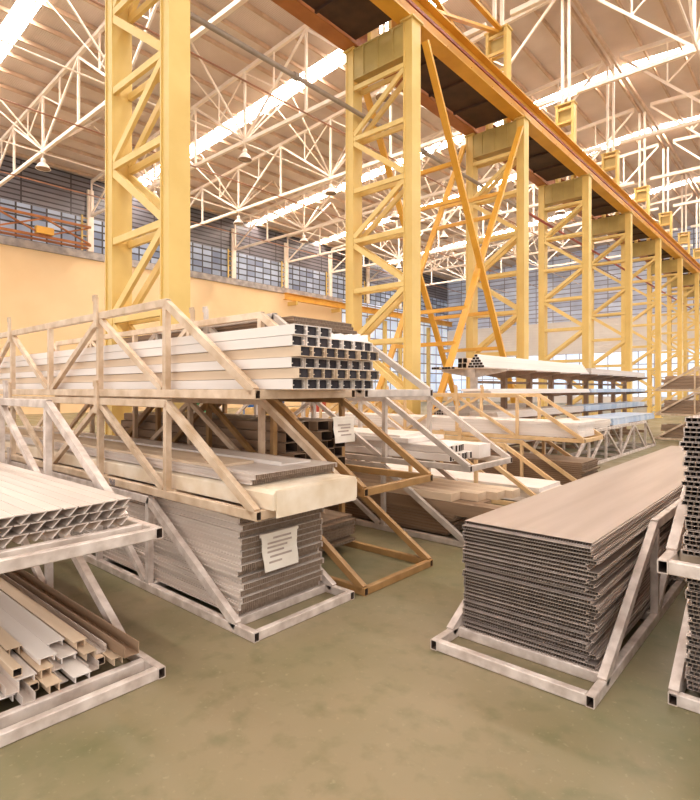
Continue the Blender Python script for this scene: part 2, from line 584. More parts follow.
# runway along the left wall and the crane carriage on it
t = thing('runway_beam', 'thin orange crane runway beam along the beige left wall', 'beam', (-37.1, 0, 0))
m = i_beam(MB(), 0, 9.75, 10.35, 33.2, 62.5, fw=.22); m.build('girder', M['orange'], t)
for k in range(5, 9):
    m = MB(); m.box((-.998, ROWY[k] + .3, 9.4), (.2, ROWY[k] + .5, 9.745)); m.build('bracket', M['yellow'], t)
t = thing('crane_carriage', 'orange lattice crane carriage high on the beige left wall', 'crane', (-36.9, 0, 0))
for z, zz in ((11.15, 'lower_chord'), (12.35, 'upper_chord')):
    m = MB(); m.bar((0, 10.0, z), (0, 15.8, z), .12, .15); m.build(zz, M['orangedk'], t)
for a, b, c, d in ((10.1, 12.3, 12.9, 11.2), (12.9, 11.2, 15.7, 12.3), (10.1, 11.2, 12.9, 12.3), (12.9, 12.3, 15.7, 11.2)):
    dx = .09 if b > d else -.09
    m = MB(); m.bar((dx, a, b), (dx, c, d), .09, .12, up=(1, 0, 0)); m.build('lattice_bar', M['orangedk'], t)
m = MB(); m.box((-.1, 12.4, 11.27), (.3, 13.4, 11.7)); m.build('motor_box', M['orange'], t)
m = MB(); m.box((-.7, 10.0, 11.01), (-.2, 15.8, 11.04)); m.build('rail_plate', M['orangedk'], t)

# ------------------------------------------------------------------ wall posts
def wall_post(y, label):
    t = thing('wall_post', label, 'post', (-37.96, y, 0), 0, 'posts along the glazed band of the left wall')
    m = MB(); m.box((-.1, -.2, 11.01), (.1, .2, 15.2)); m.build('post', M['truss'], t)
    m = MB(); m.bar((0, -.55, 11.01), (0, -.55, 13.4), .1, .1, up=(1, 0, 0)); m.build('ladder_rail', M['yellow'], t)
    for i in range(6):
        m = MB(); m.box((-.04, -.5, 11.2 + i * .4), (.04, -.2, 11.26 + i * .4)); m.build('ladder_rung', M['yellow'], t)
    return t
wp = wall_post(ROWY[2], 'white post with a yellow ladder against the glazed band of the left wall')
for k in range(3, 9):
    dup(wp, (-37.96, ROWY[k], 0))

# ------------------------------------------------------------------ roof trusses
ZB = 13.42
def truss(y, x0, n, pan, sgn, label, group):
    """nodes run from the row (x0) outwards; sgn -1 left, +1 right"""
    t = thing('roof_truss', label, 'truss', (0, y, 0), 0, group)
    X = [x0 + sgn * pan * i for i in range(n + 1)]
    m = MB(); m.bar((X[0], 0, ZB), (X[-1], 0, ZB), .15, .16); m.build('bottom_chord', M['truss'], t)
    m = MB(); m.bar((X[0], 0, zt(X[0])), (X[-1], 0, zt(X[-1])), .15, .17); m.build('top_chord', M['truss'], t)
    for i, x in list(enumerate(X))[1:]:
        m = MB(); m.bar((x, 0, ZB + .08), (x, 0, zt(x) - .08), .1, .1, up=(0, 1, 0)); m.build('post', M['truss'], t)
    for i in range(n):
        a, b = X[i], X[i + 1]
        if i % 2 == 0:
            p, q = (a, 0, zt(a) - .1), (b, 0, ZB + .1)
        else:
            p, q = (a, 0, ZB + .1), (b, 0, zt(b) - .1)
        m = MB(); m.bar(p, q, .08, .1); m.build('diagonal', M['truss'], t)
        mx, mz = (p[0] + q[0]) / 2, (p[2] + q[2]) / 2
        m = MB(); m.bar((mx, 0, mz + .05), (mx, 0, zt(mx) - .08), .06, .06, up=(0, 1, 0)); m.build('sub_post', M['truss'], t)
        low = b if i % 2 == 0 else a
        if i % 2 == 0 and i < n - 1:
            zc = zt(b) - .05
            for sy in (-1, 1):
                m = MB(); m.bar((b, sy * .1, ZB + .2), (b, sy * 2.9, zc), .07, .07); m.build('sway_strut', M['truss'], t)
                m = MB(); m.bar((b + sgn * .1, sy * .1, ZB + .2), (b + sgn * 1.35, sy * 2.9, zc), .05, .05); m.build('side_strut', M['truss'], t)
        m = MB(); m.bar((mx, 0, mz + .04), (low, 0, zt(low) - .1), .05, .06); m.build('sub_strut', M['truss'], t)
    return t
tl = truss(ROWY[1], -8.35, 7, 4.2, -1, '', 'roof trusses over the left bay')
tl['label'] = 'white steel roof truss over the left bay, nearest one left of the first yellow column'
lab = ['white roof truss over the left bay, seen right of the nearest yellow column',
       'white roof truss over the left bay, second of those beyond the nearest yellow column',
       'white roof truss over the left bay, third of those beyond the nearest yellow column',
       'white roof truss over the left bay, fourth of those beyond the nearest yellow column',
       'white roof truss over the left bay, fifth of those beyond the nearest yellow column',
       'white roof truss over the left bay, sixth of those beyond the nearest yellow column',
       'farthest white roof truss over the left bay']
for k in range(2, 9):
    dup(tl, (0, ROWY[k], 0), 0, lab[k - 2])
tr = truss(ROWY[1], -7.5, 4, 4.0, 1, 'nearest white roof truss right of the yellow column row', 'roof trusses over the right bay')
for k in range(2, 9):
    dup(tr, (0, ROWY[k], 0), 0, 'white roof truss right of the yellow column row, %s from the nearest' % names[k - 1])

# ridge beam over the row, ties and sway braces along the hall
t = thing('ridge_beam', 'pale steel ridge beam under the roof above the yellow column row', 'beam', (-7.93, 0, 0))
m = MB(); m.bar((-.16, -6, 17.5), (-.16, 62.5, 17.5), .1, .2).bar((.16, -6, 17.5), (.16, 62.5, 17.5), .1, .2); m.build('twin_channel', M['purlin'], t)
NODES = [-8.35 - 4.2 * i for i in range(1, 7)]
for i, x in enumerate(NODES):
    m = MB(); m.rod((x + .12, -6, ZB - .122), (x + .12, 62.5, ZB - .122), .035, 6)
    o = m.build('tie_rod', M['tie'] if i % 2 else M['truss'])
    tag(o, 'thin tie rod running the length of the hall along the truss feet', 'tie rod', 'long tie rods between the truss feet')
for i, x in enumerate((-3.5, 0.5)):
    m = MB(); m.rod((x + .12, -6, ZB - .122), (x + .12, 62.5, ZB - .122), .035, 6)
    o = m.build('tie_rod', M['truss'])
    tag(o, 'thin tie rod running the length of the hall along the truss feet', 'tie rod', 'long tie rods between the truss feet')
# pipe along the columns, red pipe
m = MB(); m.rod((-8.6, -6, 8.32), (-8.6, 20.0, 8.32), .055, 10)
for y in (2.0, 8.0, 13.0, 19.0):
    m.rod((-8.6, y - .06, 8.32), (-8.6, y + .06, 8.32), .085, 10)
tag(m.build('pipe', M['pipe']), 'long grey pipe passing between the legs of the yellow columns', 'pipe')
m = MB(); m.rod((-8.6, 20.02, 8.32), (-8.6, 62, 8.32), .05, 8)
tag(m.build('pipe', M['redpipe']), 'thin dark red pipe between the legs of the farther yellow columns', 'pipe')

# high-bay lamps
def lamp(x, y, label, group='pendant lamps under the truss feet'):
    t = thing('pendant_lamp', label, 'lamp', (x, y, ZB - .1), 0, group)
    m = MB(); m.rod((0, 0, 0), (0, 0, -.25), .02, 6); m.build('stem', M['truss'], t)
    m = MB(); m.lathe([(.001, -.24), (.1, -.25), (.11, -.42), (.1, -.44)], 14); m.build('ballast', M['lamp'], t, smooth=True)
    m = MB(); m.lathe([(.1, -.44), (.2, -.52), (.33, -.72), (.35, -.76), (.33, -.75), (.18, -.52), (.08, -.46)], 18); m.build('shade', M['lamp'], t, smooth=True)
    m = MB(); m.lathe([(.001, -.72), (.32, -.735), (.32, -.75), (.001, -.765)], 18); m.build('lens', M['lampdk'], t, smooth=True)
    return t
lp = lamp(NODES[4], ROWY[1], 'white bell lamp under the nearest left roof truss')
first_lamp = True
for k in range(1, 7):
    for x in (NODES[0], NODES[2], NODES[4]):
        if k == 1:
            continue
        dup(lp, (x, ROWY[k], ZB - .1), 0, 'white bell lamp hanging from the feet of a left bay roof truss')
lp['label'] = 'white bell lamp hanging left of the nearest yellow column, above the orange crane carriage'
del lp['group']

# ------------------------------------------------------------------ stacking racks
W_R, H_R, T_R = 0.965, 0.765, 0.062
def rack_proto(m, L=6.76, p1=1.09, d0=0.03, second=0, hooks=True, short=False, H=H_R):
    """near end at local x=0, runs to -x; width on +y; returns a detached description"""
    t = thing('stacking_rack', '', 'rack')
    W, T, B = W_R, T_R, .046
    e = .012
    s1, mid, s2, p2 = L / 2 - 1.15, L / 2, L / 2 + 1.15, L - p1
    if short:
        s1 = s2 = mid
    for y in (B / 2, W - B / 2):
        b = MB(); b.tube((0, y, T / 2), (-L, y, T / 2), B, T); b.build('base_rail', m, t)
        b = MB(); b.tube((-p1 + .025, y, H - T / 2 - e), (-L + p1 - .025, y, H - T / 2 - e), B, T); b.build('top_rail', m, t)
        for x in sorted({p1, s1, mid, s2, p2}):
            b = MB(); b.bar((-x, y, T), (-x, y, H - T - e), B, B, up=(0, 1, 0)); b.build('post', m, t)
        for a, c in ((d0, p1), (L - d0, L - p1)):
            b = MB(); b.bar((-a, y, T * .8), (-c, y, H - T / 2 - e), B, T * .92); b.build('end_brace', m, t)
        for a, c in (((s1, p1), (s2, p2)) if short else ((s1, p1), (s1, mid), (s2, mid), (s2, p2))):
            k = -1 if c > a else 1
            b = MB(); b.bar((-a + k * .02, y, H - T - e), (-c - k * .05, y, T), B * .9, T * .75); b.build('diagonal_brace', m, t)
        sg = -1 if y < W / 2 else 1
        yo = y + sg * (B / 2 + .012)
        for x in sorted({s1, s2}) if hooks else ():
            b = MB(); b.box((-x - .03, yo - .011, H - .15), (-x + .03, yo + .011, H + .12))
            b.box((-x - .05, yo - .011, H + .09), (-x - .032, yo + .011, H + .14)).box((-x - .05, yo - .011, H + .122), (-x + .015, yo + .011, H + .145))
            b.build('stacking_hook', m, t)
    xsb = [B / 2, L - B / 2] + sorted({p1, s1, mid, s2, p2}) + ([second, L - second] if second else [])
    for x in xsb:
        b = MB(); b.tube((-x, B + .001, T / 2), (-x, W - B - .001, T / 2), B if x not in (p1, s1, mid, s2, p2) else .06, T - .002); b.build('cross_bar', m, t)
    return t
PROTO = {}
def rack(style, key, loc, label, rz=0.0):
    k = (style, key)
    if k not in PROTO:
        kw = dict(n={}, c=dict(L=4.2, short=True), f=dict(hooks=False), h=dict(p1=1.36, d0=.2, second=.28, hooks=False, H=.715), g=dict(p1=1.34, d0=.2, second=.28, hooks=False), e=dict(p1=1.34, d0=.2, second=.28), a=dict(L=7.68, p1=1.62, d0=.42, second=.17))[style]
        t = rack_proto(M[key], **kw)
        PROTO[k] = t
        t.location = loc
        t.rotation_euler = (0, 0, rz)
        t['label'] = label
        return t
    return dup(PROTO[k], loc, rz, label)

ZL = [0.0, 0.767, 1.534]
YA, YB, YC, YD = 0.627, 2.167, 3.217, 4.86
rack('a', 'rackwhite', (-2.765, YA, ZL[0]), 'pale steel stacking rack on the floor at the lower left, holding loose profiles')
rack('a', 'rackwhite', (-2.79, YA, ZL[1]), 'pale steel stacking rack stacked upon the lower left one, holding corrugated planks')
rack('e', 'rackwhite', (-2.71, YB, ZL[0]), 'pale floor rack under the tallest stack, holding the ribbed panels with a paper notice')
rack('n', 'racktan', (-2.69, YB, ZL[1]), 'tan middle rack of the tallest stack, with the cream wrapped bundle')
rack('n', 'racktan', (-2.70, YB, ZL[2]), 'tan top rack of the tallest stack, holding the white channels')
rack('c', 'rackbrown', (-2.68, YC, ZL[0]), 'brown floor rack beside the paper notice, its triangular end bare')
rack('c', 'rackbrown', (-2.68, YC, ZL[1]), 'brown rack stacked on the bare ended brown floor rack')
rack('c', 'rackgrey', (-2.68, YC, ZL[2]), 'grey top rack stacked over the two brown racks')
rack('n', 'rackgrey', (-2.70, YD, ZL[0]), 'grey floor rack behind the brown racks, with long brown box profiles')
rack('n', 'rackgrey', (-2.68, YD, ZL[1]), 'grey upper rack behind the brown racks, holding dark ended white tubes')
rack('n', 'rackyellow', (-2.70, 7.02, ZL[0]), 'single ochre rack with white sheets behind the grey racks')
rack('n', 'rackyellow', (-2.72, 8.62, ZL[0]), 'lower ochre rack behind the right floor stack')
rack('n', 'rackyellow', (-2.80, 8.62, ZL[1]), 'upper ochre rack loaded with white sheets, in the middle distance')
rack('h', 'rackwhite', (-1.838, 2.84, 0), 'pale floor rack carrying the wide panel stack right of centre', -PI / 2)
rack('f', 'rackwhite', (-.612, 3.14, 0), 'pale floor rack at the right edge under a second rack', -PI / 2)
rack('g', 'rackwhite', (-.583, 2.77, ZL[1]), 'pale upper rack at the right edge carrying a tall panel stack', -PI / 2)
rack('f', 'rackwhite', (-4.62, 10.5, 0), 'white open floor rack in the distance topped with blue film packs', -PI / 2)
for i, z in enumerate(ZL):
    rack('n', 'racktan', (-4.15, 20.4, z), 'distant tan rack with brown bundles at the far right, %s' % ('on the floor', 'middle of three', 'topmost of three')[i], PI)

# ------------------------------------------------------------------ loads
def piece(proto, loc, rz, name, m, label, cat, group):
    """first call passes an MB, later calls the object"""
    if isinstance(proto, MB):
        o = proto.build(name, m)
    else:
        o = proto.copy()
        COL.objects.link(o)
    o.location = loc
    o.rotation_euler = (0, 0, rz)
    tag(o, label, cat, group)
    return o

def hollow_panel(L, W, T, pitch, sk=.0022, web=.0024):
    """flat hollow panel: two skins with webs between, along -x"""
    b = MB()
    b.box((-L, 0, 0), (0, W, sk)).box((-L, 0, T - sk), (0, W, T))
    n = int(W / pitch)
    for i in range(n + 1):
        y = (W - web) * i / n
        if 0 < i < n:
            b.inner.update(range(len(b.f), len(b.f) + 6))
        b.box((-L, y, sk), (0, y + web, T - sk))
    # interlocking tongue along one edge
    b.box((-L, W, T * .35), (0, W + .012, T * .65))
    return b

def fin_panel(L, W, T, pitch, sk=.003, web=.0046):
    """panel with a top skin and hanging fins, hooked edge"""
    b = MB()
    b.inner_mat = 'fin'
    b.box((-L, 0, T - sk), (0, W, T))
    n = int(W / pitch)
    for i in range(n + 1):
        y = (W - web) * i / n
        h = T
        if 0 < i < n:
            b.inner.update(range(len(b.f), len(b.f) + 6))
        b.box((-L, y, T - sk - h + sk + .001), (0, y + web, T - sk))
    b.box((-L, -.012, T * .72), (0, 0, T)).box((-L, -.012, 0), (0, 0, T * .22))
    return b

def tube_mb(L, W, H, t=.004):
    return MB().tube((0, W / 2, H / 2), (-L, W / 2, H / 2), W, H, t)

def channel_mb(L, W, H, t=.004):
    b = MB()
    b.box((-L, 0, 0), (0, W, t)).box((-L, 0, t), (0, t, H - t)).box((-L, W - t, t), (0, W, H - t)).box((-L, 0, H - t), (0, W, H))
    b.box((-L, t, H * .36), (0, t + .012, H * .44)).box((-L, W - t - .012, H * .56), (0, W - t, H * .64))
    return b

R = random.uniform

# --- right of centre: wide panel stack (runs along +Y)
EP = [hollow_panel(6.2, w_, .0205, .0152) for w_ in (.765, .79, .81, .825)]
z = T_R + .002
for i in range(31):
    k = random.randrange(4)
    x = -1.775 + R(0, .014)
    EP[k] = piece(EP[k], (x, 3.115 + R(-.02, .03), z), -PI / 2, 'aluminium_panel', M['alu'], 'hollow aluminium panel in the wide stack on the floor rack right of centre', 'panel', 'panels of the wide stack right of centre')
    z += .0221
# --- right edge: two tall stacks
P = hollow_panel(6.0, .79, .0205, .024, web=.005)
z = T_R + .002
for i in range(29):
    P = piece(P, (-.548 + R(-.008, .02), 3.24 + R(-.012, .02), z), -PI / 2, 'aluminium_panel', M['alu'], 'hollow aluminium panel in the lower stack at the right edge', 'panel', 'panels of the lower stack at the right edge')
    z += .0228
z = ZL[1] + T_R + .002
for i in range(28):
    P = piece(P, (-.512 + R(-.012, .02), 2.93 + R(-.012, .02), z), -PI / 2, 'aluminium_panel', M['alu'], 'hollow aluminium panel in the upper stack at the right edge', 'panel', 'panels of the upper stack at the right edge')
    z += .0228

# --- tallest rack, floor tier: ribbed panels
P = fin_panel(6.2, .78, .0405, .0165)
z = T_R + .003
for i in range(15):
    P = piece(P, (-2.97 + R(-.03, .02), YB + .098 + R(-.012, .012), z), 0, 'ribbed_panel', M['alupale'], 'pale ribbed panel in the stack behind the hanging paper notice', 'panel', 'ribbed panels behind the paper notice')
    z += .0442
# paper notice hanging on their ends
def notice(loc, w, h, label, lines, lean=.03):
    t = thing('paper_notice', label, 'notice', loc)
    b = MB()
    n = 8
    for i in range(n + 1):
        zz = -h * i / n
        xx = lean * (i / n) ** 2 + .004 * math.sin(i * 1.3)
        sk = .012 * i / n
        b.v += [(xx, 0 + sk, zz), (xx, w * (1 - .03 * i / n), zz + .0), (xx - .0015, sk, zz), (xx - .0015, w * (1 - .03 * i / n), zz)]
    for i in range(n):
        a, c = 4 * i, 4 * i + 4
        b.f += [(a, a + 1, c + 1, c), (a + 2, c + 2, c + 3, a + 3)]
    b.build('sheet', M['paper'], t)
    b = MB(); b.box((-.006, -.01, -.012), (.006, w + .01, .008)); b.build('hanging_strip', M['paper'], t)
    for (zz, a, c) in lines:
        i = zz * n
        xx = lean * zz ** 2 + .004 * math.sin(i * 1.3) + .004
        b = MB(); b.box((xx, w * a, -h * zz - .007), (xx + .001, w * c, -h * zz + .007)); b.build('printed_line', M['ink'], t)
    return t
notice((-2.925, YB + .235, .588), .335, .25, 'white printed notice hanging on the ribbed panel ends of the tallest rack',
       [(.12, .3, .8), (.25, .15, .82), (.37, .15, .7), (.49, .15, .6), (.62, .2, .8), (.76, .15, .5)])

# --- tallest rack, middle tier: sheets on a paper-wrapped bundle
z = ZL[1] + T_R + .003
b = MB()
b.extrude([(0, 0), (.79, 0), (.80, .02), (.80, .10), (.78, .125), (.4, .132), (.02, .125), (0, .1)], 0, -6.3)
o = b.build('wrapped_bundle', M['wrap'], None, (-2.62, YB + .083, z))
bb = MB(); bb.box((.001, .02, -.05), (.006, .79, .118)).box((.001, .79, -.03), (.006, .80, .10)); bb.build('paper_flap', M['wrap'], o)
tag(o, 'long bundle wrapped in cream packing paper on the middle tier of the tallest rack', 'bundle')
z += .137
P = fin_panel(6.2, .79, .034, .0185)
for i in range(2):
    P = piece(P, (-2.83 + R(-.02, .02), YB + .09, z), 0, 'ribbed_panel', M['alupale'], 'pale ribbed panel lying upon the cream wrapped bundle', 'panel', 'ribbed panels upon the cream bundle')
    z += .0358
b = MB(); b.box((-6.0, 0, 0), (0, .30, .012)); b.box((-6.0, 0, 0.012), (0, .01, .03))
o = b.build('cover_sheet', M['aluwhite'], None, (-2.98, YB + .46, z)); tag(o, 'white flat strip lying on the ribbed panels of the middle tier', 'sheet')
b = MB(); b.box((-6.0, 0, 0), (0, .34, .02))
o = b.build('cover_sheet', M['alutan'], None, (-3.25, YB + .09, z)); tag(o, 'tan flat strip lying on the ribbed panels of the middle tier', 'sheet')

# --- tallest rack, top tier: channels with open ends
z = ZL[2] + T_R + .003
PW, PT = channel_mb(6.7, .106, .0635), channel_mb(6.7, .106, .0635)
SHADE_FILL = None
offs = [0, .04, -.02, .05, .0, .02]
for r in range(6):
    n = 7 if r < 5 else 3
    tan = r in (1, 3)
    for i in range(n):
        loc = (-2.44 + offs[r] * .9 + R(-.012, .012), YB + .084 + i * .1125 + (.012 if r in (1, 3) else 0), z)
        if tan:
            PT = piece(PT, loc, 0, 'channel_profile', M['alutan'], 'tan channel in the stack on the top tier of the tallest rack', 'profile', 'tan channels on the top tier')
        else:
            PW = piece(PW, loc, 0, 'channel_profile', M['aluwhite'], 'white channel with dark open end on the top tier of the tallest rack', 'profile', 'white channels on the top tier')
    z += .0668
for o in [o for o in COL.objects if o.name.startswith('channel_profile')]:
    if SHADE_FILL is None:
        SHADE_FILL = MB().box((-6.6, .017, .0045), (-.012, .089, .059)).build('shade_fill', M['shade_fill'], o)  # added dark block standing in for shade inside the channel mouth
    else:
        child_copy(SHADE_FILL, o, (0, 0, 0))
z -= .0668
b = MB()
k = 14
for i in range(k + 1):
    y = .40 * i / k
    zz = .03 + .018 * math.sin(i * 1.9) + .008 * math.sin(i * 4.1)
    b.v += [(0, y, .0), (.0, y, zz), (-5.5, y, zz), (-5.5, y, .0)]
for i in range(k):
    a, c = 4 * i, 4 * i + 4
    b.f += [(a, c, c + 1, a + 1), (a + 1, c + 1, c + 2, a + 2), (a + 2, c + 2, c + 3, a + 3), (a + 3, c + 3, c, a)]
b.f += [(0, 1, 2, 3), (4 * k, 4 * k + 3, 4 * k + 2, 4 * k + 1)]
o = b.build('plastic_wrap', M['plastic'], None, (-2.47, YB + .088 + 3 * .1125 + .01, z)); tag(o, 'crumpled clear plastic wrap lying on the white channels', 'wrap')

# --- lower left rack, upper tier: hooked cladding planks
def plank_mb(L, p):
    b = MB()
    o = [(0, .0), (0, .004), (-.0, .006), (p, .006), (p, .0), (p * .62, -.034), (p * .56, -.034), (p * .56, -.029), (p * .9, -.001), (0, .0)]
    # skin
    b.box((-L, 0, 0), (0, p, .005))
    n = len(b.v)
    # slanted return
    for x in (-L, 0):
        b.v += [(x, p - .002, 0), (x, p - .010, 0), (x, p * .30, -.040), (x, p * .30 + .008, -.040)]
    b.f += [(n, n + 1, n + 2, n + 3), (n + 4, n + 7, n + 6, n + 5), (n, n + 3, n + 7, n + 4), (n + 1, n + 5, n + 6, n + 2), (n + 2, n + 6, n + 7, n + 3), (n, n + 4, n + 5, n + 1)]
    return b
P = plank_mb(6.6, .0705)
zz = ZL[1] + T_R + .045
for layer in range(3):
    for i in range(11):
        P = piece(P, (-2.965 - (.03 if layer < 2 else 0) + R(-.01, .01), YA + .065 + i * .0732, zz), 0, 'cladding_plank', M['alupale'], 'hooked pale cladding plank on the upper rack at the lower left', 'plank', 'cladding planks on the upper left rack')
    zz += .052
# --- lower left rack, floor tier: loose profiles
def ell(L, w, h, t=.004):
    return MB().box((-L, 0, 0), (0, w, t)).box((-L, 0, t), (0, t, h))
def uchan(L, w, h, t=.004):
    return MB().box((-L, 0, 0), (0, w, t)).box((-L, 0, t), (0, t, h)).box((-L, w - t, t), (0, w, h))
def tee(L, w, h, t=.004):
    return MB().box((-L, 0, h - t), (0, w, h)).box((-L, w * .2, 0), (0, w * .2 + t, h - t)).box((-L, w * .8, 0), (0, w * .8 + t, h - t))
z0 = T_R + .003
lg = 'loose profiles on the floor rack at the lower left'
SEC = {'tee': (tee(6.2, .075, .042), .075), 'ell': (ell(6.2, .05, .045), .05), 'uch': (uchan(6.2, .06, .042), .06), 'tub': (tube_mb(6.2, .045, .042), .045), 'flat': (MB().box((-6.2, 0, .028), (0, .095, .033)).box((-6.2, .01, 0), (0, .015, .028)).box((-6.2, .08, 0), (0, .085, .028)), .095)}
SEC = {k: [v[0], v[1]] for k, v in SEC.items()}
def bed(kinds, y, yend, z, lo, hi):
    i = 0
    while y < yend:
        k = kinds[i % len(kinds)]
        m_ = M[('aluwhite', 'alupale', 'alutan', 'alupale')[(i * 7 + int(z * 100)) % 4]]
        SEC[k][0] = piece(SEC[k][0], (-2.92 - R(lo, hi), y, z), 0, 'loose_profile', m_, 'loose pale profile in the jumble on the lower left floor rack', 'profile', lg)
        y += SEC[k][1] + .0035
        i += 1
bed(('tee', 'ell', 'flat', 'uch', 'tub'), YA + .07, YA + .78, z0, 0, .12)
bed(('flat', 'tee', 'uch', 'flat', 'tee', 'ell'), YA + .07, YA + .74, z0 + .0455, .05, .26)
bed(('tee', 'flat', 'tub', 'tee', 'flat'), YA + .12, YA + .46, z0 + .091, .10, .42)
bed(('flat', 'tee'), YA + .52, YA + .68, z0 + .091, .2, .34)
b = uchan(6.0, .085, .065)
o = b.build('loose_profile', M['alubrown'], None, (-2.90, YA + .795, z0 + .055)); tag(o, 'brown channel lying along the edge of the lower left floor rack', 'profile')

# --- brown racks: dark bundles
P = fin_panel(3.2, .78, .03, .02)
z = T_R + .003
for i in range(9):
    P = piece(P, (-3.55 + R(-.06, .04), YC + .09, z), 0, 'ribbed_panel', M['alubrown'], 'brown ribbed panel in the low stack on the brown floor rack', 'panel', 'brown panels on the brown floor rack')
    z += .032
P2 = tube_mb(3.15, .15, .09)
z = ZL[1] + T_R + .003
for r in range(5):
    for i in range(5):
        P2 = piece(P2, (-3.62 + R(-.08, .08), YC + .088 + i * .157, z), 0, 'box_profile', M['alubrown'], 'brown box profile in the stack on the upper brown rack', 'profile', 'brown box profiles on the upper brown rack')
    z += .0935
notice((-3.48, YC + .50, 1.33), .30, .24, 'white paper notice on the brown box profiles of the upper brown rack', [(.3, .2, .8), (.42, .35, .8), (.55, .2, .7), (.7, .3, .8)], lean=.02)
P = fin_panel(3.25, .78, .036, .02)
z = ZL[2] + T_R + .003
for i in range(17):
    P = piece(P, (-3.55 + R(-.05, .05), YC + .09, z), 0, 'ribbed_panel', M['alupale'] if i > 1 else M['alubrown'], 'ribbed panel on the grey top rack behind the white channels', 'panel', 'ribbed panels on the grey top rack')
    z += .0385

# --- grey racks
P = fin_panel(6.0, .76, .03, .03)
z = T_R + .003
for i in range(7):
    P = piece(P, (-2.95 + R(-.12, .05), YD + .1, z), 0, 'ribbed_panel', M['alubrown'], 'brown ribbed panel lying lowest on the grey floor rack', 'panel', 'brown panels on the grey floor rack')
    z += .032
P2 = MB().box((-6.3, 0, 0), (0, .19, .13)).box((0, .02, .02), (.002, .17, .11))
for i, dx in enumerate((.42, .16, .05, -.05)):
    P2 = piece(P2, (-2.85 + dx, YD + .09 + i * .197, z), 0, 'box_profile', M['alubrown'], 'large brown box profile on the grey floor rack', 'profile', 'large box profiles on the grey floor rack')
z += .1335
P3 = MB().box((-6.3, 0, 0), (0, .19, .08)).box((0, .02, .015), (.002, .17, .065))
for i, dx in enumerate((-.1, .1, .22, .3)):
    P3 = piece(P3, (-2.85 + dx, YD + .09 + i * .197, z), 0, 'box_profile', M['alutan'], 'tan box profile on top of the large brown ones', 'profile', 'tan box profiles on the grey floor rack')
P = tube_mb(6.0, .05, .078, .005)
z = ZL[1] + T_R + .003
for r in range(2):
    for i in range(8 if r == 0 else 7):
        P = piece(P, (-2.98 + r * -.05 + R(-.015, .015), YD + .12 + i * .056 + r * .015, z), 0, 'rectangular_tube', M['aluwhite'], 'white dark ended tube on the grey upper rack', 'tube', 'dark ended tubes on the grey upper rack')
    z += .082
b = MB().box((-6.0, 0, 0), (0, .27, .15)).box((0, .02, .02), (.002, .25, .13))
o = b.build('box_profile', M['aluwhite'], None, (-2.9, YD + .60, ZL[1] + T_R + .003)); tag(o, 'wide white box profile beside the dark ended tubes', 'profile')
b = MB(); b.box((-5.6, 0, 0), (0, .74, .05)); b.box((-5.6, .05, .05), (-.15, .7, .075))
o = b.build('sheet_pack', M['aluwhite'], None, (-3.5, YD + .1, z + .002)); tag(o, 'flat white sheet pack lying across the dark ended tubes', 'sheet pack')

# --- ochre racks: white sheets
def sheets(x, y, z, n, L, W, T, m_, label, group, rz=0.0):
    b = MB().box((-L, 0, 0), (0, W, T)).box((-L, W * .3, T), (-.02, W * .32, T + .0012))
    for i in range(n):
        b = piece(b, (x + (R(-.05, .05) if rz == 0 else R(-.01, .01)), y + (R(-.01, .01) if rz == 0 else R(0, .08)), z), rz, 'sheet_pack', m_, label, 'sheet pack', group)
        z += T + .0025
    return z
sheets(-2.85, 7.12, T_R + .003, 4, 6.0, .76, .05, M['aluwhite'], 'white sheet pack on the single ochre rack', 'white sheets on the single ochre rack')
b = fin_panel(5.8, .76, .03, .035)
z = T_R + .003
for i in range(12):
    b = piece(b, (-2.85 + R(-.03, .03), 8.72, z), 0, 'ribbed_panel', M['alubrown'], 'dark ended ribbed panel on the lower ochre rack', 'panel', 'ribbed panels on the lower ochre rack')
    z += .032
sheets(-2.9, 8.72, ZL[1] + T_R + .003, 5, 6.0, .76, .045, M['aluwhite'], 'white sheet pack on the upper ochre rack', 'white sheets on the upper ochre rack')

# --- white open rack far: packs on top
sheets(-4.6, 10.4, H_R + .003, 3, 2.7, .9, .05, M['alupale'], 'pale sheet pack on the nearer end of the white open rack', 'pale packs on the white open rack', -PI / 2)
sheets(-4.6, 13.3, H_R + .003, 3, 3.9, .9, .05, M['bluewrap'], 'pale blue film wrapped pack on the farther end of the white open rack', 'blue packs on the white open rack', -PI / 2)
# --- far right racks: brown bundles
for zl in ZL:
    b = tube_mb(6.0, .12, .1)
    for r in range(4):
        for i in range(6):
            b = piece(b, (-3.9 + 6.0 + R(-.1, .1), 19.53 + i * .128, zl + T_R + .003 + r * .103), 0, 'box_profile', M['alubrown'], 'brown box profile on the distant tan racks', 'profile', 'brown profiles on the distant tan racks')

# ------------------------------------------------------------------ cantilever rack
t = thing('cantilever_rack', 'tall dark cantilever rack with four levels of long packs in the distance', 'rack', (-5.75, 0, 0))
LV = [.42, .98, 1.5, 2.02]
n_up = 9
for k in range(n_up):
    y = 10.6 + 1.45 * k
    m_ = M['rackgrey'] if k == 0 else M['dark']
    b = MB(); b.box((-.06, y - .06, 0), (.06, y + .06, 2.1)); b.build('upright', m_, t)
    b = MB(); b.box((-.7, y - .05, 0), (-.062, y + .05, .09)).box((.062, y - .05, 0), (.7, y + .05, .09)); b.build('foot', m_, t)
    for z in LV:
        b = MB()
        for s in (-1, 1):
            n0 = len(b.v)
            xs_ = (s * .062, s * .78)
            h = .17 if z > 2 else .1
            for yy in (y - .035, y + .035):
                b.v += [(xs_[0], yy, z - h), (xs_[1], yy, z - .04), (xs_[1], yy, z), (xs_[0], yy, z)]
            b.f += [tuple(n0 + i for i in q) for q in ((0, 1, 2, 3), (7, 6, 5, 4), (0, 4, 5, 1), (1, 5, 6, 2), (2, 6, 7, 3), (3, 7, 4, 0))]
        b.build('arm', m_, t)
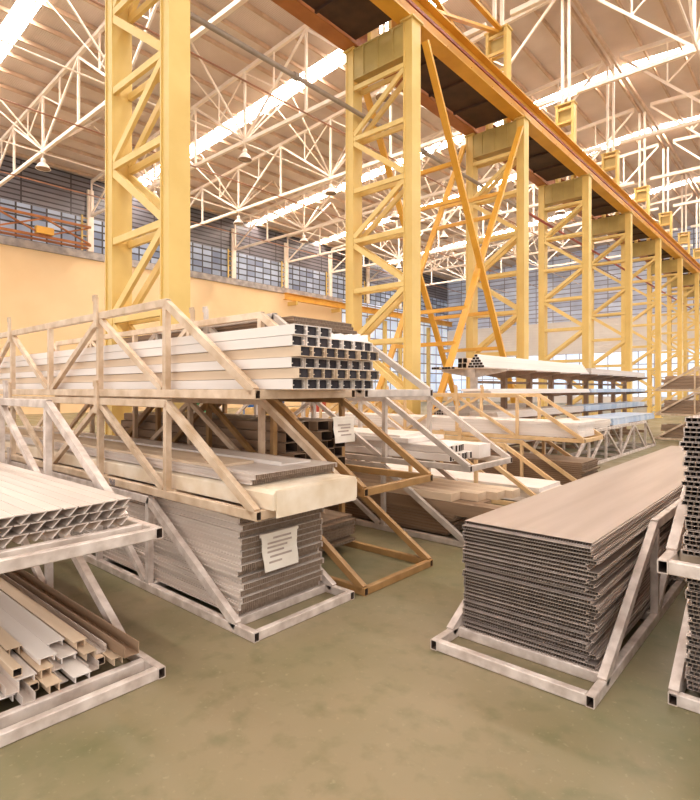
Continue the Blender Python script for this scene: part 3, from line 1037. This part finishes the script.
for z in (.25, 1.75):
    b = MB(); b.box((-.02, 10.67, z - .03), (.02, 10.6 + 1.45 * 8 - .07, z + .03)); b.build('tie_bar', M['dark'], t)
# piles on the top level
yq = 9.75
b = tube_mb(6.0, .10, .10, .005)
for (i, j) in ((0, 0), (1, 0), (0, 1), (1, 1)):
    b = piece(b, (-5.66 + i * .105, yq + R(0, .03), LV[3] + .003 + j * .104), -PI / 2, 'square_tube', M['alutan'], 'large square tube beside the triangular pile on the top level', 'tube', 'large square tubes on the cantilever rack')
b = tube_mb(6.2, .072, .05, .004)
for r in range(5):
    for i in range(5 - r):
        b = piece(b, (-5.44 + i * .0755 + r * .0378, yq + R(0, .02), LV[3] + .003 + r * .054), -PI / 2, 'rectangular_tube', M['aluwhite'], 'small white tube in the triangular pile on the top level', 'tube', 'triangular pile of small tubes')
b = tube_mb(6.0, .075, .05, .004)
for i in range(7):
    b = piece(b, (-6.5 + i * .085, yq + .3 + R(-.05, .05), LV[3] + .003), -PI / 2, 'rectangular_tube', M['alutan'], 'tan tube on the far side of the top level', 'tube', 'tan tubes on the top level')
sheets(-5.66, 16.1, LV[3] + .003, 3, 6.0, .62, .055, M['alupale'], 'pale pack on the farther top level of the cantilever rack', 'pale packs on the top level', -PI / 2)
sheets(-5.66, 9.9, LV[2] + .003, 2, 6.0, .62, .05, M['aluwhite'], 'white pack on the third level of the cantilever rack', 'white packs on the third level', -PI / 2)
sheets(-5.66, 16.1, LV[2] + .003, 2, 6.0, .62, .05, M['bluewrap'], 'blue film pack on the third level of the cantilever rack', 'blue packs on the third level', -PI / 2)
sheets(-5.66, 10.2, LV[1] + .003, 3, 5.2, .62, .05, M['alupale'], 'pale pack on the second level of the cantilever rack', 'pale packs on the second level', -PI / 2)
sheets(-5.66, 15.6, LV[1] + .003, 3, 6.4, .62, .05, M['bluewrap'], 'blue film pack on the second level of the cantilever rack', 'blue packs on the second level', -PI / 2)
sheets(-5.66, 10.4, LV[0] + .003, 3, 9.5, .62, .05, M['aluwhite'], 'white pack on the lowest level of the cantilever rack', 'white packs on the lowest level', -PI / 2)
b = tube_mb(4.5, .055, .055, .005)
for r in range(4):
    for i in range(4):
        b = piece(b, (-6.45 + i * .06, 10.1 + R(0, .02), LV[1] + .003 + r * .058), -PI / 2, 'square_tube', M['alupale'], 'small square tube in the bundle on the far side of the second level', 'tube', 'square tube bundle on the second level')

m = MB(); m.box((-.2, -.22, 0), (.1, .22, 9.35))
wc = m.build('wall_column', M['yellow'], None, (-37.85, 46.11 - S * .5, 0))
tag(wc, 'yellow brown column against the glazed far part of the left wall', 'column', 'columns along the glazed left wall')
for k in range(5):
    c = wc.copy(); COL.objects.link(c); c.location = (-37.85, 46.11 + S * .5 * k, 0)
# stencilled number on the tan middle rack
rk = [o for o in COL.objects if o.get('label', '').startswith('tan middle rack of the tallest')][0]
fc = bpy.data.curves.new('stencilled_number', 'FONT'); fc.body = '968'; fc.size = .075; fc.extrude = .0006; fc.align_x = 'CENTER'
fc.materials.append(M['ink2'])
tmp = bpy.data.objects.new('stencilled_number', fc); COL.objects.link(tmp)
bpy.context.view_layer.update()
me = bpy.data.meshes.new_from_object(tmp.evaluated_get(bpy.context.evaluated_depsgraph_get()))
bpy.data.objects.remove(tmp)
fo = bpy.data.objects.new('stencilled_number', me); COL.objects.link(fo)
fo.parent = rk; fo.location = (-1.949, -.0012, .006); fo.rotation_euler = (PI / 2, 0, 0)

# ------------------------------------------------------------------ far clutter seen between the racks
def crate(x, y, w, d, h, m_, label):
    t = thing('crate', label, 'crate', (x, y, 0))
    b = MB()
    b.box((-w / 2, -d / 2, .1), (w / 2, d / 2, .13))
    b.box((-w / 2, -d / 2, .13), (-w / 2 + .03, d / 2, h)).box((w / 2 - .03, -d / 2, .13), (w / 2, d / 2, h))
    b.box((-w / 2 + .03, -d / 2, .13), (w / 2 - .03, -d / 2 + .03, h)).box((-w / 2 + .03, d / 2 - .03, .13), (w / 2 - .03, d / 2, h))
    b.build('body', m_, t)
    for s in (-1, 1):
        b = MB(); b.box((s * w / 2 - .05 - s * .06, -d / 2, 0), (s * w / 2 + .05 - s * .06, d / 2, .1)); b.build('runner', M['wood'], t)
    b = MB(); b.box((-w / 2 - .02, -d / 2 - .02, h), (w / 2 + .02, d / 2 + .02, h + .05)); b.build('lid', m_, t)
crate(-15.2, 12.6, 1.2, .9, 1.25, M['blue'], 'blue crate on the floor far behind the racks')
crate(-14.6, 15.4, 1.2, .9, 1.2, M['red'], 'red crate on the floor far behind the racks')
crate(-13.0, 16.8, 1.2, 1.0, 1.1, M['wood'], 'wooden crate on the floor far behind the racks, by the second yellow column')
crate(-17.5, 11.2, 1.4, .9, 1.1, M['green'], 'green crate on the floor far behind the racks')
crate(-12.2, 10.6, 1.6, 1.1, 1.0, M['wood'], 'wooden crate on the floor behind the tallest rack')
crate(-10.6, 12.2, 1.2, 1.1, 1.2, M['wood'], 'tall wooden crate left of the second yellow column')

# ------------------------------------------------------------------ light
wd = bpy.data.worlds.new('sky')
sc.world = wd
wd.use_nodes = True
bg = wd.node_tree.nodes['Background']
bg.inputs['Color'].default_value = (1.0, 0.96, 0.93, 1)
bg.inputs['Strength'].default_value = 1.45

sc.view_settings.view_transform = 'Standard'
sc.view_settings.look = 'None'
sc.view_settings.exposure = 0.19
sc.view_settings.gamma = 1.0
sc.view_settings.use_curve_mapping = False
sc.cycles.use_denoising = True
sc.cycles.max_bounces = 8
sc.cycles.diffuse_bounces = 5
